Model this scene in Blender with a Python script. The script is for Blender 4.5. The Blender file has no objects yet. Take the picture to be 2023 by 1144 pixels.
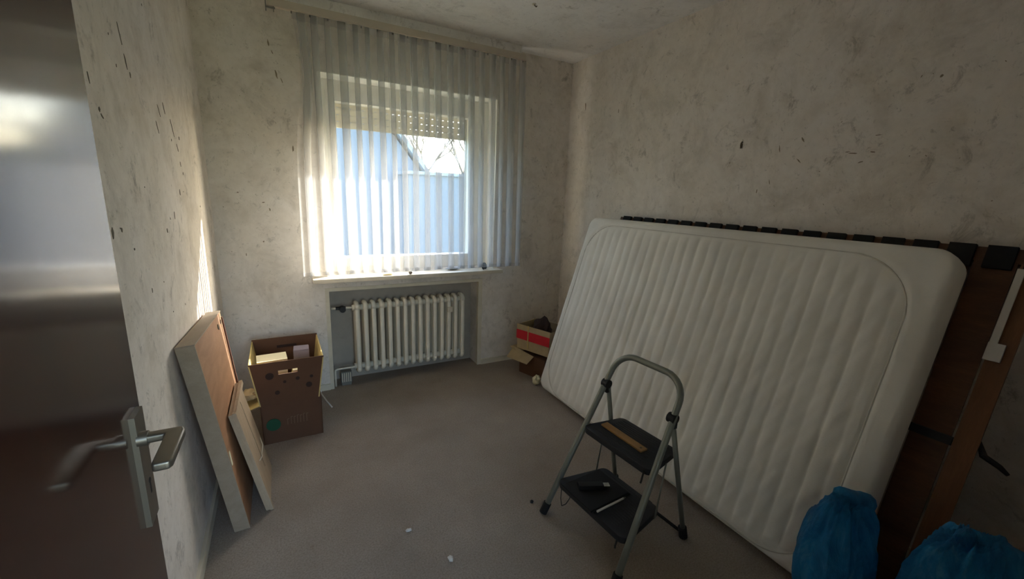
import bpy, bmesh, math, random
from mathutils import Vector, Matrix, noise
random.seed(7)
S = bpy.context.scene
C = S.collection
R = math.radians

# ------------------------------------------------------------------ camera
YAW, PITCH, ROLL, FPX = 0.5053, 0.2163, -0.0374, 831.4
cd = bpy.data.cameras.new('camera'); cam = bpy.data.objects.new('camera', cd); C.objects.link(cam)
cd.sensor_fit = 'HORIZONTAL'; cd.sensor_width = 36.0; cd.lens = 36.0 * FPX / 2023.0
cd.clip_start = 0.02; cd.clip_end = 300
fw = Vector((math.sin(YAW)*math.cos(PITCH), math.cos(YAW)*math.cos(PITCH), -math.sin(PITCH)))
rt = Vector((math.cos(YAW), -math.sin(YAW), 0)); dn = fw.cross(rt)
r2 = rt*math.cos(ROLL) + dn*math.sin(ROLL); d2 = -rt*math.sin(ROLL) + dn*math.cos(ROLL)
M = Matrix((( r2.x, -d2.x, -fw.x, 0), (r2.y, -d2.y, -fw.y, 0), (r2.z, -d2.z, -fw.z, 1.4134), (0, 0, 0, 1)))
cam.matrix_world = M
S.camera = cam

# ------------------------------------------------------------------ world, sun, exposure
SUN_TRAVEL = Vector((-1, -.68, -.597)).normalized()
w = bpy.data.worlds.new('World'); S.world = w; w.use_nodes = True
nt = w.node_tree; nt.nodes.clear()
sky = nt.nodes.new('ShaderNodeTexSky'); sky.sky_type = 'NISHITA'; sky.sun_disc = False
sky.sun_elevation = R(26.3); sky.sun_rotation = R(55.8); sky.air_density = 1.0; sky.dust_density = 2.5; sky.ozone_density = 1.5
bg = nt.nodes.new('ShaderNodeBackground'); bg.inputs['Strength'].default_value = 1.0
wo = nt.nodes.new('ShaderNodeOutputWorld')
nt.links.new(sky.outputs[0], bg.inputs[0]); nt.links.new(bg.outputs[0], wo.inputs[0])
sl = bpy.data.lights.new('sun', 'SUN'); sl.energy = 10.0; sl.angle = R(.55); sl.color = (1, .96, .91)
so = bpy.data.objects.new('sun', sl); C.objects.link(so); so.location = (12, 10, 8)
so.rotation_euler = SUN_TRAVEL.to_track_quat('-Z', 'Y').to_euler()
pl = bpy.data.lights.new('window_portal', 'AREA'); pl.shape = 'RECTANGLE'; pl.size = 1.2; pl.size_y = 1.2
pl.cycles.is_portal = True
po = bpy.data.objects.new('window_portal', pl); C.objects.link(po); po.location = (.9, 3.47, 1.45); po.rotation_euler = (R(90), 0, 0)
po.rotation_euler = Vector((0, -1, 0)).to_track_quat('-Z', 'Y').to_euler()
pl2 = bpy.data.lights.new('hall_fill_portal', 'AREA'); pl2.shape = 'RECTANGLE'; pl2.size = 1.9; pl2.size_y = 1.9; pl2.cycles.is_portal = True  # guides sky light through the unseen hall opening added as fill
po2 = bpy.data.objects.new('hall_fill_portal', pl2); C.objects.link(po2); po2.location = (.7, -2.22, 1.3)
po2.rotation_euler = Vector((0, 1, 0)).to_track_quat('-Z', 'Y').to_euler()
vs = S.view_settings; S.display_settings.display_device = 'sRGB'
vs.view_transform = 'Standard'; vs.look = 'None'; vs.exposure = 1.27; vs.gamma = 1.0; vs.use_curve_mapping = False
S.cycles.max_bounces = 14; S.cycles.diffuse_bounces = 12; S.cycles.transparent_max_bounces = 16; S.cycles.transmission_bounces = 8
S.cycles.sample_clamp_indirect = 6.0; S.cycles.caustics_reflective = False; S.cycles.caustics_refractive = False

# ------------------------------------------------------------------ materials
def lin(c):
    return tuple(((v/255)/12.92 if v/255 <= .04045 else ((v/255+.055)/1.055)**2.4) for v in c) + (1,)
class N:
    """small node-tree helper"""
    def __init__(s, name):
        s.m = bpy.data.materials.new(name); s.m.use_nodes = True; s.t = s.m.node_tree; s.t.nodes.clear()
        s.out = s.n('ShaderNodeOutputMaterial')
    def n(s, typ, **kw):
        o = s.t.nodes.new(typ)
        for k, v in kw.items(): setattr(o, k, v)
        return o
    def l(s, a, b): s.t.links.new(a, b)
    def coord(s, scale=(1, 1, 1), rot=(0, 0, 0)):
        tc = s.n('ShaderNodeTexCoord'); mp = s.n('ShaderNodeMapping')
        mp.inputs['Scale'].default_value = scale; mp.inputs['Rotation'].default_value = rot
        s.l(tc.outputs['Object'], mp.inputs[0]); return mp.outputs[0]
    def noise(s, vec, scale, detail=4, rough=.55, dist=0):
        o = s.n('ShaderNodeTexNoise'); o.inputs['Scale'].default_value = scale; o.inputs['Detail'].default_value = detail
        o.inputs['Roughness'].default_value = rough; o.inputs['Distortion'].default_value = dist; s.l(vec, o.inputs['Vector']); return o.outputs['Fac']
    def ramp(s, fac, stops):
        o = s.n('ShaderNodeValToRGB'); e = o.color_ramp.elements
        while len(e) < len(stops): e.new(.5)
        for i, (p, c) in enumerate(stops):
            e[i].position = p; e[i].color = c if len(c) == 4 else tuple(c) + (1,)
        s.l(fac, o.inputs[0]); return o.outputs[0]
    def mix(s, fac, a, b, mode='MIX'):
        o = s.n('ShaderNodeMix', data_type='RGBA', blend_type=mode)
        for sock, v in ((o.inputs[0], fac), (o.inputs[6], a), (o.inputs[7], b)):
            if hasattr(v, 'links'): s.l(v, sock)
            else: sock.default_value = v
        return o.outputs[2]
    def bump(s, h, strength=.3, dist=.01, prev=None):
        o = s.n('ShaderNodeBump'); o.inputs['Strength'].default_value = strength; o.inputs['Distance'].default_value = dist
        s.l(h, o.inputs['Height'])
        if prev: s.l(prev, o.inputs['Normal'])
        return o.outputs[0]
    def bsdf(s, col, rough=.6, metal=0, normal=None, spec=None, coat=0, coat_rough=.1, ior=None, trans=0):
        b = s.n('ShaderNodeBsdfPrincipled')
        if hasattr(col, 'links'): s.l(col, b.inputs['Base Color'])
        else: b.inputs['Base Color'].default_value = col
        if hasattr(rough, 'links'): s.l(rough, b.inputs['Roughness'])
        else: b.inputs['Roughness'].default_value = rough
        b.inputs['Metallic'].default_value = metal
        if spec is not None: b.inputs['Specular IOR Level'].default_value = spec
        if ior: b.inputs['IOR'].default_value = ior
        b.inputs['Coat Weight'].default_value = coat; b.inputs['Coat Roughness'].default_value = coat_rough
        b.inputs['Transmission Weight'].default_value = trans
        if normal: s.l(normal, b.inputs['Normal'])
        s.l(b.outputs[0], s.out.inputs[0]); return b
def simple(name, rgb, rough=.6, metal=0, var=.12, scale=14, bump=.08, **kw):
    m = N(name); v = m.coord(); f = m.noise(v, scale, 5)
    c = lin(rgb); lo = tuple(x*(1-var) for x in c[:3]); hi = tuple(min(1, x*(1+var)) for x in c[:3])
    col = m.ramp(f, [(.25, lo), (.75, hi)])
    m.bsdf(col, rough, metal, m.bump(m.noise(v, scale*9, 3), bump, .003), **kw); return m.m

def plaster(name, base, dirty, yellow):
    m = N(name); v = m.coord()
    f1 = m.noise(v, 1.6, 5, .6); f2 = m.noise(v, 4.5, 6, .65, .4); f3 = m.noise(v, 22, 4, .6)
    col = m.ramp(f1, [(.3, lin(yellow)), (.62, lin(base))])
    col = m.mix(m.ramp(f2, [(.50, (0, 0, 0)), (.76, (.7, .7, .7))]), col, lin(dirty))
    vs_ = m.coord((1.3, 1.3, 1)); f4 = m.noise(vs_, 7, 6, .8, .5)
    col = m.mix(m.ramp(f4, [(.57, (0, 0, 0)), (.70, (.6, .6, .6))]), col, lin(tuple(int(c*.62) for c in dirty)))
    f5 = m.noise(m.coord((1, 1, 1)), 34, 6, .8, .6)
    col = m.mix(m.ramp(f5, [(.58, (0, 0, 0)), (.70, (.55, .55, .55))]), col, lin(tuple(int(c*.58) for c in dirty)))
    f6 = m.noise(m.coord((1.2, 1.2, 1)), 3.0, 6, .75, .5)
    col = m.mix(m.ramp(f6, [(.50, (0, 0, 0)), (.72, (.4, .4, .4))]), col, lin(tuple(int(c*.8) for c in dirty)))
    col = m.mix(m.ramp(f3, [(.35, (.2, .2, .2)), (.65, (0, 0, 0))]), col, lin(dirty))
    b = m.bump(f3, .25, .006); b = m.bump(m.noise(v, 130, 3), .25, .002, b)
    m.bsdf(col, .9, 0, b, spec=.2); return m.m
WALL = plaster('wall_plaster', (231, 225, 218), (194, 184, 170), (226, 218, 205))
CEIL = plaster('ceiling_paint', (242, 240, 238), (226, 222, 217), (238, 235, 231))
m = N('carpet'); v = m.coord()
c1 = m.ramp(m.noise(v, 2.2, 5, .6), [(.3, lin((160, 148, 136))), (.7, lin((182, 171, 159)))])
c1 = m.mix(m.ramp(m.noise(v, 150, 3, .7), [(.3, (.7, .7, .7)), (.6, (0, 0, 0))]), c1, lin((132, 119, 106)))
c1 = m.mix(m.ramp(m.noise(v, 5, 6, .7, .8), [(.62, (0, 0, 0)), (.74, (.5, .5, .5))]), c1, lin((140, 124, 110)))
m.bsdf(c1, .95, 0, m.bump(m.noise(v, 240, 3, .7), .9, .006), spec=.1); CARPET = m.m
WHITE = simple('white_paint', (238, 236, 228), .45, var=.06)
OLDWHITE = simple('yellowed_paint', (212, 204, 184), .5, var=.08)
RADP = simple('radiator_enamel', (230, 224, 208), .35, var=.07, bump=.03)
NICHE = simple('niche_paint', (172, 164, 152), .8, var=.08)
DARKGAP = simple('dark_scuff', (98, 88, 74), .9)
BLACK = simple('black_plastic', (24, 24, 26), .5)
BLACKR = simple('black_rubber', (18, 18, 19), .8)
STEP = simple('black_ribbed_tread', (30, 32, 38), .65)
STEEL = simple('grey_painted_steel', (134, 138, 130), .38, .35, var=.06, bump=.02)
ALU = simple('brushed_aluminium', (150, 143, 132), .42, .9, var=.05, bump=.03)
CHROME = simple('bright_metal', (215, 212, 205), .2, 1, var=.03, bump=.01)

def wood(name, dark, light, rough=.4, grain=(1, 1, 12), coat=0, scale=5, coat_rough=.08, ior=None, spec=None):
    m = N(name); v = m.coord(tuple(1/g*4 for g in grain))
    f = m.noise(v, scale, 6, .65, .6); g = m.noise(m.coord(tuple(1/g_*30 for g_ in grain)), 8, 3, .7)
    col = m.ramp(f, [(.3, lin(dark)), (.7, lin(light))])
    col = m.mix(m.ramp(g, [(.4, (.4, .4, .4)), (.6, (0, 0, 0))]), col, lin(dark))
    m.bsdf(col, rough, 0, m.bump(g, .05, .002), coat=coat, coat_rough=coat_rough, ior=ior, spec=spec); return m.m
DOORW = wood('dark_lacquered_veneer', (46, 17, 7), (66, 28, 15), .5, (1, 1, 14), 1, 4, .12, ior=1.5, spec=.05)
BOARDW = wood('light_chipboard_veneer', (156, 112, 78), (182, 138, 102), .6, (1, 4, 1))
BOARDE = wood('pale_laminate_edge', (146, 130, 110), (166, 150, 130), .6, (1, 4, 1))
CREAMW = wood('cream_panel', (166, 146, 120), (190, 170, 144), .55, (1, 1, 4))
BEDW = wood('brown_bed_wood', (78, 48, 28), (116, 76, 46), .5, (1, 6, 1))
SLATW = wood('birch_slat', (104, 68, 40), (134, 92, 58), .45, (1, 1, 9))
SLATD = wood('dark_brown_slat', (74, 42, 24), (108, 62, 36), .5, (1, 1, 9))
RULER = wood('yellow_wood_ruler', (150, 112, 62), (182, 140, 84), .5, (4, 1, 1))
CARD = simple('brown_cardboard', (92, 62, 42), .85, var=.1, scale=8)
CARDL = simple('pale_cardboard', (200, 178, 116), .85, var=.1, scale=8)
CARDD = simple('dark_printed_card', (50, 32, 24), .85, var=.1)
CARDB = simple('beige_cardboard', (178, 158, 122), .85, var=.1)
PAPER = simple('cream_paper', (236, 226, 190), .8, var=.04)
MAUVE = simple('grey_mauve_card', (150, 138, 146), .8, var=.06)
GREEN = simple('green_print', (20, 74, 48), .8)
RED = simple('red_print', (196, 22, 40), .6)
TAPE = simple('pale_print', (112, 88, 66), .8)
WPLAST = simple('white_plastic', (214, 212, 206), .4, var=.04)
GREYPL = simple('grey_plastic', (120, 118, 112), .5)

# curtain voile: woven threads let part of the light straight through, the rest scatters
m = N('voile'); tr = m.n('ShaderNodeBsdfTransparent'); df = m.n('ShaderNodeBsdfDiffuse'); tl = m.n('ShaderNodeBsdfTranslucent')
df.inputs[0].default_value = (.74, .73, .71, 1); tl.inputs[0].default_value = (.60, .60, .60, 1)
mx = m.n('ShaderNodeMixShader'); mx.inputs[0].default_value = .55; m.l(df.outputs[0], mx.inputs[1]); m.l(tl.outputs[0], mx.inputs[2])
lw = m.n('ShaderNodeLayerWeight'); lw.inputs['Blend'].default_value = .45
rp = m.n('ShaderNodeMapRange'); rp.inputs[1].default_value = 0; rp.inputs[2].default_value = 1; rp.inputs[3].default_value = .25; rp.inputs[4].default_value = .85
m.l(lw.outputs['Facing'], rp.inputs[0])
m2 = m.n('ShaderNodeMixShader'); m.l(rp.outputs[0], m2.inputs[0]); m.l(tr.outputs[0], m2.inputs[1]); m.l(mx.outputs[0], m2.inputs[2])
m.l(m2.outputs[0], m.out.inputs[0]); VOILE = m.m
m = N('window_glass'); tr = m.n('ShaderNodeBsdfTransparent'); tr.inputs[0].default_value = (.93, .95, .95, 1)
gl = m.n('ShaderNodeBsdfGlossy'); gl.inputs['Roughness'].default_value = .02
fr = m.n('ShaderNodeFresnel'); geo = m.n('ShaderNodeNewGeometry'); io = m.n('ShaderNodeMapRange'); io.inputs[3].default_value = 1.45; io.inputs[4].default_value = 1/1.45
m.l(geo.outputs['Backfacing'], io.inputs[0]); m.l(io.outputs[0], fr.inputs[0]); mx = m.n('ShaderNodeMixShader')
m.l(fr.outputs[0], mx.inputs[0]); m.l(tr.outputs[0], mx.inputs[1]); m.l(gl.outputs[0], mx.inputs[2]); m.l(mx.outputs[0], m.out.inputs[0]); GLASS = m.m
# mattress ticking
m = N('mattress_ticking'); v = m.coord()
col = m.ramp(m.noise(v, 3, 5, .6), [(.3, lin((222, 219, 210))), (.7, lin((238, 236, 228)))])
col = m.mix(m.ramp(m.noise(v, 2.1, 3, .5), [(.66, (0, 0, 0)), (.8, (.25, .25, .25))]), col, lin((216, 200, 160)))
m.bsdf(col, .9, 0, m.bump(m.noise(v, 300, 2), .2, .002), spec=.15); TICK = m.m
# blue sack film
m = N('blue_film'); v = m.coord(); pb = m.n('ShaderNodeBsdfPrincipled')
col = m.ramp(m.noise(m.coord((1, 1, .5)), 11, 6, .7, 1.0), [(.3, lin((6, 100, 170))), (.55, lin((36, 145, 208))), (.75, lin((92, 184, 226)))])
m.l(col, pb.inputs['Base Color']); pb.inputs['Roughness'].default_value = .27
tl = m.n('ShaderNodeBsdfTranslucent'); m.l(col, tl.inputs[0]); mx = m.n('ShaderNodeMixShader'); mx.inputs[0].default_value = .25
m.l(m.bump(m.noise(m.coord((1, 1, .35)), 30, 6, .75, 2.0), .8, .016), pb.inputs['Normal'])
m.l(pb.outputs[0], mx.inputs[1]); m.l(tl.outputs[0], mx.inputs[2]); m.l(mx.outputs[0], m.out.inputs[0]); FILM = m.m

# ------------------------------------------------------------------ mesh helpers
def obj(name, bm, mat, parent=None, smooth=False, kind=None, bevel=0, bseg=2):
    if bevel:
        bmesh.ops.bevel(bm, geom=[e for e in bm.edges if len(e.link_faces) == 2 and e.calc_face_angle(0) > .6], offset=bevel, segments=bseg, affect='EDGES', profile=.6)
    me = bpy.data.meshes.new(name); bm.normal_update(); bm.to_mesh(me); bm.free()
    for p in me.polygons: p.use_smooth = bool(smooth)
    if isinstance(mat, (list, tuple)):
        for x in mat: me.materials.append(x)
    else: me.materials.append(mat)
    if smooth == 'auto':
        for p in me.polygons: p.use_smooth = True
        me.set_sharp_from_angle(angle=R(38))
    o = bpy.data.objects.new(name, me); C.objects.link(o)
    if parent: o.parent = parent
    if kind: o['kind'] = kind
    return o
def tag(o, label, cat, group=None):
    o['label'] = label; o['category'] = cat
    if group: o['group'] = group
    return o
def thing(name, label, cat, loc=(0, 0, 0), rot=(0, 0, 0), group=None):
    o = bpy.data.objects.new(name, None); C.objects.link(o); o.location = loc; o.rotation_euler = rot; o.empty_display_size = .1
    return tag(o, label, cat, group)
def new(): return bmesh.new()
def box(bm, lo, hi, mtx=None, mi=0):
    x0, y0, z0 = lo; x1, y1, z1 = hi
    vs_ = [bm.verts.new(p) for p in ((x0,y0,z0),(x1,y0,z0),(x1,y1,z0),(x0,y1,z0),(x0,y0,z1),(x1,y0,z1),(x1,y1,z1),(x0,y1,z1))]
    if mtx:
        for v_ in vs_: v_.co = mtx @ v_.co
    for f in ((0,3,2,1),(4,5,6,7),(0,1,5,4),(1,2,6,5),(2,3,7,6),(3,0,4,7)):
        fc = bm.faces.new([vs_[i] for i in f]); fc.material_index = mi
    return bm
def boxo(name, lo, hi, mat, parent=None, bevel=0, mtx=None, kind=None):
    return obj(name, box(new(), lo, hi, mtx), mat, parent, 'auto' if bevel else False, kind, bevel)
def hexa(bm, pts):
    """eight corners: bottom ring then top ring"""
    vs_ = [bm.verts.new(p) for p in pts]
    for f in ((0,3,2,1),(4,5,6,7),(0,1,5,4),(1,2,6,5),(2,3,7,6),(3,0,4,7)): bm.faces.new([vs_[i] for i in f])
    return bm
def tube(bm, pts, r, seg=12, closed=False, cap=True, flat=None):
    pts = [Vector(p) for p in pts]; n = len(pts); rings = []
    t0 = (pts[1]-pts[0]).normalized(); up = Vector((0, 0, 1)) if abs(t0.z) < .95 else Vector((1, 0, 0))
    nrm = (up - t0*up.dot(t0)).normalized()
    for i, p in enumerate(pts):
        if closed: t = (pts[(i+1) % n]-pts[i-1]).normalized()
        else: t = (pts[min(i+1, n-1)]-pts[max(i-1, 0)]).normalized()
        nrm = (nrm - t*nrm.dot(t)).normalized(); b = t.cross(nrm)
        rr = r[i] if isinstance(r, (list, tuple)) else r
        rings.append([bm.verts.new(p + (nrm*math.cos(2*math.pi*k/seg) + b*math.sin(2*math.pi*k/seg)*(flat or 1))*rr) for k in range(seg)])
    for i in range(n if closed else n-1):
        a, c = rings[i], rings[(i+1) % n]
        for k in range(seg): bm.faces.new((a[k], a[(k+1) % seg], c[(k+1) % seg], c[k]))
    if cap and not closed:
        bm.faces.new(rings[0][::-1]); bm.faces.new(rings[-1])
    return bm
def disc(bm, c, r, axis, h, seg=20):
    c = Vector(c); a = Vector(axis).normalized(); return tube(bm, [c - a*h/2, c + a*h/2], r, seg)
def prism(bm, poly, y0, y1, fn):
    """extrude polygon (2D) between two depths through fn(a,b,depth)"""
    A = [bm.verts.new(fn(a, b, y0)) for a, b in poly]; B = [bm.verts.new(fn(a, b, y1)) for a, b in poly]
    n = len(poly); bm.faces.new(A[::-1]); bm.faces.new(B)
    for i in range(n): bm.faces.new((A[i], A[(i+1) % n], B[(i+1) % n], B[i]))
    bmesh.ops.recalc_face_normals(bm, faces=bm.faces); return bm
def struct(o): o['kind'] = 'structure'; return o

# ------------------------------------------------------------------ room shell
XL, XR, YB, CH, YF = -.353, 2.2095, 3.098, 2.5, -.14
WX0, WX1, WZ0, WZ1 = .26, 1.53, .80, 2.14      # window opening
NX0, NX1, NZ1 = .26, 1.40, .73                 # radiator niche
YO = 3.42
struct(boxo('floor', (XL-.2, -2.2, -.12), (XR+.2, YO, 0), CARPET))
struct(boxo('ceiling', (XL-.2, -2.2, CH), (XR+.2, YO, CH+.15), CEIL))
struct(boxo('wall_left', (XL-.2, -2.2, 0), (XL, YO, CH), WALL))
struct(boxo('wall_right', (XR, -2.2, 0), (XR+.2, YO, CH), WALL))
bm = new()
box(bm, (XL, YB, 0), (NX0, YO, CH)); box(bm, (WX1, YB, 0), (XR, YO, CH))
box(bm, (NX0, YB, WZ1), (WX1, YO, CH)); box(bm, (NX0, YB, NZ1), (WX1, YO, WZ0))
box(bm, (NX1, YB, 0), (WX1, YO, NZ1)); box(bm, (NX0, 3.27, 0), (NX1, YO, NZ1))
box(bm, (1.395, 3.345, WZ0), (WX1, YO, WZ1)); box(bm, (NX0, 3.345, WZ0), (.33, YO, WZ1))
wb = struct(obj('wall_back', bm, WALL))
struct(boxo('trim_1', (NX0+.001, 3.262, .0), (NX1-.001, 3.271, NZ1-.001), NICHE))
bm = new(); box(bm, (NX0-.022, YB-.006, 0), (NX0+.004, YB+.03, NZ1+.02)); box(bm, (NX1-.004, YB-.006, 0), (NX1+.03, YB+.03, NZ1+.02)); box(bm, (NX0+.004, YB-.006, NZ1-.004), (NX1-.004, YB+.03, NZ1+.02))
struct(obj('trim_2', bm, OLDWHITE, bevel=.003))
bm = new(); box(bm, (XL, YF-.2, 0), (-.27, YF, CH)); box(bm, (.62, YF-.2, 0), (XR, YF, CH)); box(bm, (-.27, YF-.2, 2.02), (.62, YF, CH))
struct(obj('wall_front', bm, WALL))
bm = new(); box(bm, (XL, -2.2, 0), (-.25, -2.1, CH)); box(bm, (1.65, -2.2, 0), (XR, -2.1, CH)); box(bm, (-.25, -2.2, 0), (1.65, -2.1, .35)); box(bm, (-.25, -2.2, 2.25), (1.65, -2.1, CH))  # unseen hall wall; its big opening is added to let in fill daylight
struct(obj('wall_hall', bm, WALL))
bm = new(); box(bm, (-.272, YF-.21, 0), (-.235, YF+.012, 2.05)); box(bm, (.585, YF-.21, 0), (.622, YF+.012, 2.05)); box(bm, (-.235, YF-.21, 2.005), (.585, YF+.012, 2.05))
struct(obj('trim_3', bm, DOORW, bevel=.003))
def baseboard(name, lo, hi): return struct(boxo(name, lo, hi, OLDWHITE, bevel=.003))
baseboard('baseboard_left', (XL, YF, 0), (XL+.013, YB, .052))
baseboard('baseboard_right', (XR-.013, YF, 0), (XR, YB, .052))
baseboard('baseboard_back', (NX1+.03, YB-.013, 0), (XR-.013, YB, .045))
baseboard('baseboard_back', (XL+.013, YB-.013, 0), (NX0-.022, YB, .045))

# torn and scraped spots of the wall covering: thin irregular flakes
def scuffs(name, parent, spots, fn, mat):
    bm = new()
    for a, b, la, lb, ang in spots:
        k = 9; pts = []
        for i in range(k):
            t = 2*math.pi*i/k; rr = random.uniform(.55, 1.1)
            x = math.cos(t)*la*rr*.75; y = math.sin(t)*lb*rr*.8
            pts.append((a + x*math.cos(ang) - y*math.sin(ang), b + x*math.sin(ang) + y*math.cos(ang)))
        prism(bm, pts, -.0005, .0012, fn)
    return obj(name, bm, mat, parent, kind='stuff')
L = [(1.676, 1.75, .008, .028, .3), (1.656, 1.81, .003, .04, .35), (1.705, 1.72, .006, .014, .2), (2.11, 1.69, .005, .03, .5), (2.223, 1.63, .004, .05, .6), (2.341, 1.605, .012, .014, 0), (2.28, 1.56, .004, .03, .7),
     (1.388, 1.579, .008, .008, 0), (1.40, 1.565, .004, .012, 1), (1.341, 1.295, .01, .022, 0), (1.41, 1.295, .006, .008, 0), (1.899, 1.254, .007, .012, .1), (1.489, 1.238, .006, .005, 0), (2.211, 1.382, .006, .016, .1), (1.962, 1.608, .004, .03, .5), (2.02, 1.67, .003, .03, .6),
     (2.3, 1.5, .004, .016, .2), (2.33, 1.46, .005, .01, .1), (2.05, 1.3, .004, .02, 0), (1.6, 1.1, .004, .012, 0), (1.35, 1.64, .003, .02, .2)]
for _ in range(16): L.append((random.uniform(1.2, 2.9), random.uniform(.9, 2.2), random.uniform(.0012, .0022), random.uniform(.003, .008), random.uniform(-.3, .7)))
scuffs('torn_patch', bpy.data.objects['wall_left'], L, lambda a, b, d: (XL+d, a, b), DARKGAP)
SCR = simple('faint_scrape', (138, 126, 106), .9)
L = [(1.501, 1.755, .006, .003, .9), (1.197, 1.732, .005, .022, -.6), (1.198, 1.633, .004, .02, -.8), (.979, 1.653, .025, .004, .05), (.907, 1.654, .016, .004, .1), (1.0, 1.66, .012, .003, -.1), (.944, 1.615, .016, .004, -.3), (1.382, 1.489, .004, .014, 0), (1.323, 1.535, .003, .018, -.2), (2.893, 2.142, .008, .04, -.15), (2.5, 2.05, .004, .02, 0), (.743, 1.913, .008, .008, 0), (1.299, 1.694, .003, .025, -.2), (.9, 1.72, .018, .003, 0)]
for _ in range(55): L.append((random.uniform(.4, 3.0), random.uniform(1.35, 2.45), random.uniform(.001, .003), random.uniform(.002, .008), random.uniform(-.9, .9)))
scuffs('torn_patch', bpy.data.objects['wall_right'], L, lambda a, b, d: (XR-d, a, b), SCR)
L = [(.014, 2.245, .006, .03, .2), (.03, 2.2, .004, .015, .4), (.043, 2.08, .008, .035, .2), (.07, 2.05, .004, .02, .3), (.105, 1.66, .008, .03, 0), (-.212, 1.38, .01, .005, .2), (-.083, 1.323, .012, .006, 0), (1.861, 1.977, .004, .012, .1), (2.0, 1.67, .006, .008, 0), (-.05, 1.28, .006, .014, .3), (-.1, 1.08, .008, .008, .3), (-.2, 1.0, .004, .014, 0)]
for _ in range(34): L.append((random.uniform(-.34, .12), random.uniform(.6, 2.4), random.uniform(.001, .003), random.uniform(.002, .006), random.uniform(-.6, .6)))
for _ in range(12): L.append((random.uniform(1.7, 2.19), random.uniform(.5, 2.3), random.uniform(.002, .004), random.uniform(.003, .01), random.uniform(-.6, .6)))
scuffs('torn_patch', wb, L, lambda a, b, d: (a, YB-d, b), SCR)

# ------------------------------------------------------------------ window
win = bpy.data.objects.new('window_1', None); C.objects.link(win); win['kind'] = 'structure'; win.location = (.9, 3.3, .83)
def wpart(o): o.location = -Vector(win.location); o.parent = win; return o
def wbox(name, boxes, mat, bevel=.004):
    bm = new()
    for lo, hi in boxes: box(bm, lo, hi)
    return wpart(obj(name, bm, mat, None, 'auto', bevel=bevel))
fy0, fy1 = 3.255, 3.335
wbox('reveal_lining', [((WX0, YB+.001, WZ0+.03), (WX0+.006, fy0, WZ1)), ((WX1-.006, YB+.001, WZ0+.03), (WX1, fy0, WZ1)), ((WX0+.006, YB+.001, WZ1-.006), (WX1-.006, fy0, WZ1))], WHITE, 0)
wbox('window_frame', [((WX0, fy0, WZ0+.03), (.325, fy1, WZ1)), ((1.43, fy0, WZ0+.03), (WX1, fy1, WZ1)), ((.325, fy0, 2.06), (1.43, fy1, WZ1)), ((.325, fy0, WZ0+.03), (1.43, fy1, .875))], WHITE)
wbox('sash', [((.322, fy0-.015, .872), (.38, fy1-.01, 2.063)), ((1.37, fy0-.015, .872), (1.433, fy1-.01, 2.063)), ((.38, fy0-.015, 2.0), (1.37, fy1-.01, 2.063)), ((.38, fy0-.015, .872), (1.37, fy1-.01, .94))], WHITE)
g = wbox('pane', [((.372, 3.292, .93), (1.378, 3.298, 2.01))], GLASS, 0)
wh = wbox('handle', [((.345, fy0-.05, 1.36), (.362, fy0-.038, 1.49)), ((.341, fy0-.04, 1.465), (.366, fy0-.01, 1.50))], ALU, .003)
m = N('shutter_plastic'); df = m.n('ShaderNodeBsdfDiffuse'); tl = m.n('ShaderNodeBsdfTranslucent'); mx = m.n('ShaderNodeMixShader')
sc_ = m.ramp(m.noise(m.coord(), 9, 4), [(.3, lin((206, 200, 184))), (.7, lin((222, 217, 202)))]); m.l(sc_, df.inputs[0]); m.l(sc_, tl.inputs[0]); mx.inputs[0].default_value = .22
m.l(df.outputs[0], mx.inputs[1]); m.l(tl.outputs[0], mx.inputs[2]); m.l(mx.outputs[0], m.out.inputs[0]); SHUT = m.m
for k in range(7):
    z = 1.845 + k*.045
    bm = new(); box(bm, (.335, 3.352, z), (1.39, 3.362, z+.041)); o = wpart(obj('shutter_slat', bm, SHUT, None, 'auto', bevel=.003))
bm = new()
for k in range(6):
    for i in range(24): x = .37 + i*.043; box(bm, (x, 3.3545, 1.886+k*.045), (x+.03, 3.3595, 1.89+k*.045+.001))
wpart(obj('shutter_joint', bm, SHUT, None, kind='stuff'))
wbox('shutter_guide', [((1.372, 3.348, .9), (1.394, 3.372, 2.13))], WHITE, 0); wbox('shutter_guide', [((.331, 3.348, .9), (.352, 3.372, 2.13))], WHITE, 0)
SILL = simple('stone_sill', (206, 196, 176), .35, var=.08)
wbox('window_sill', [((.165, 2.995, .806), (1.565, 3.30, .832))], SILL, .004)
wbox('outer_sill', [((.26, 3.33, .80), (1.5, 3.52, .815))], ALU, .003)

# ------------------------------------------------------------------ door, opened towards the left wall
dr = bpy.data.objects.new('door_1', None); C.objects.link(dr); dr['kind'] = 'structure'; dr.location = (-.203, -.12, 0)
def dp(o): o.location = -Vector(dr.location); o.parent = dr; return o
dp(boxo('door_leaf', (-.243, -.11, .012), (-.203, .762, 1.995), DOORW, bevel=.002))
hz = 1.06
plate = dp(boxo('handle_plate', (-.2035, .708, .922), (-.196, .748, 1.096), ALU, bevel=.003))
bm = new(); box(bm, (-.197, .7255, .966), (-.1955, .7305, .985)); disc(bm, (-.1962, .728, .986), .0045, (1, 0, 0), .0016, 12)
kh = dp(obj('keyhole', bm, BLACK)); 
bm = new()
prof = [(-.197, .7235), (-.197, .7075), (-.166, .7085), (-.1665, .636), (-.1655, .627), (-.1475, .627), (-.1445, .633), (-.1435, .712), (-.1475, .7235)]
prism(bm, prof, hz-.006, hz+.006, lambda a, b, d: (a, b, d))
dp(obj('lever', bm, ALU, None, 'auto', bevel=.0035, bseg=3))
bm = new(); disc(bm, (-.192, .7155, hz), .0105, (1, 0, 0), .012, 20); dp(obj('handle_collar', bm, ALU, None, 'auto', bevel=.001))
bm = new()
for z in (.3, 1.7): disc(bm, (-.2, -.118, z), .009, (0, 0, 1), .09, 12)
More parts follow.
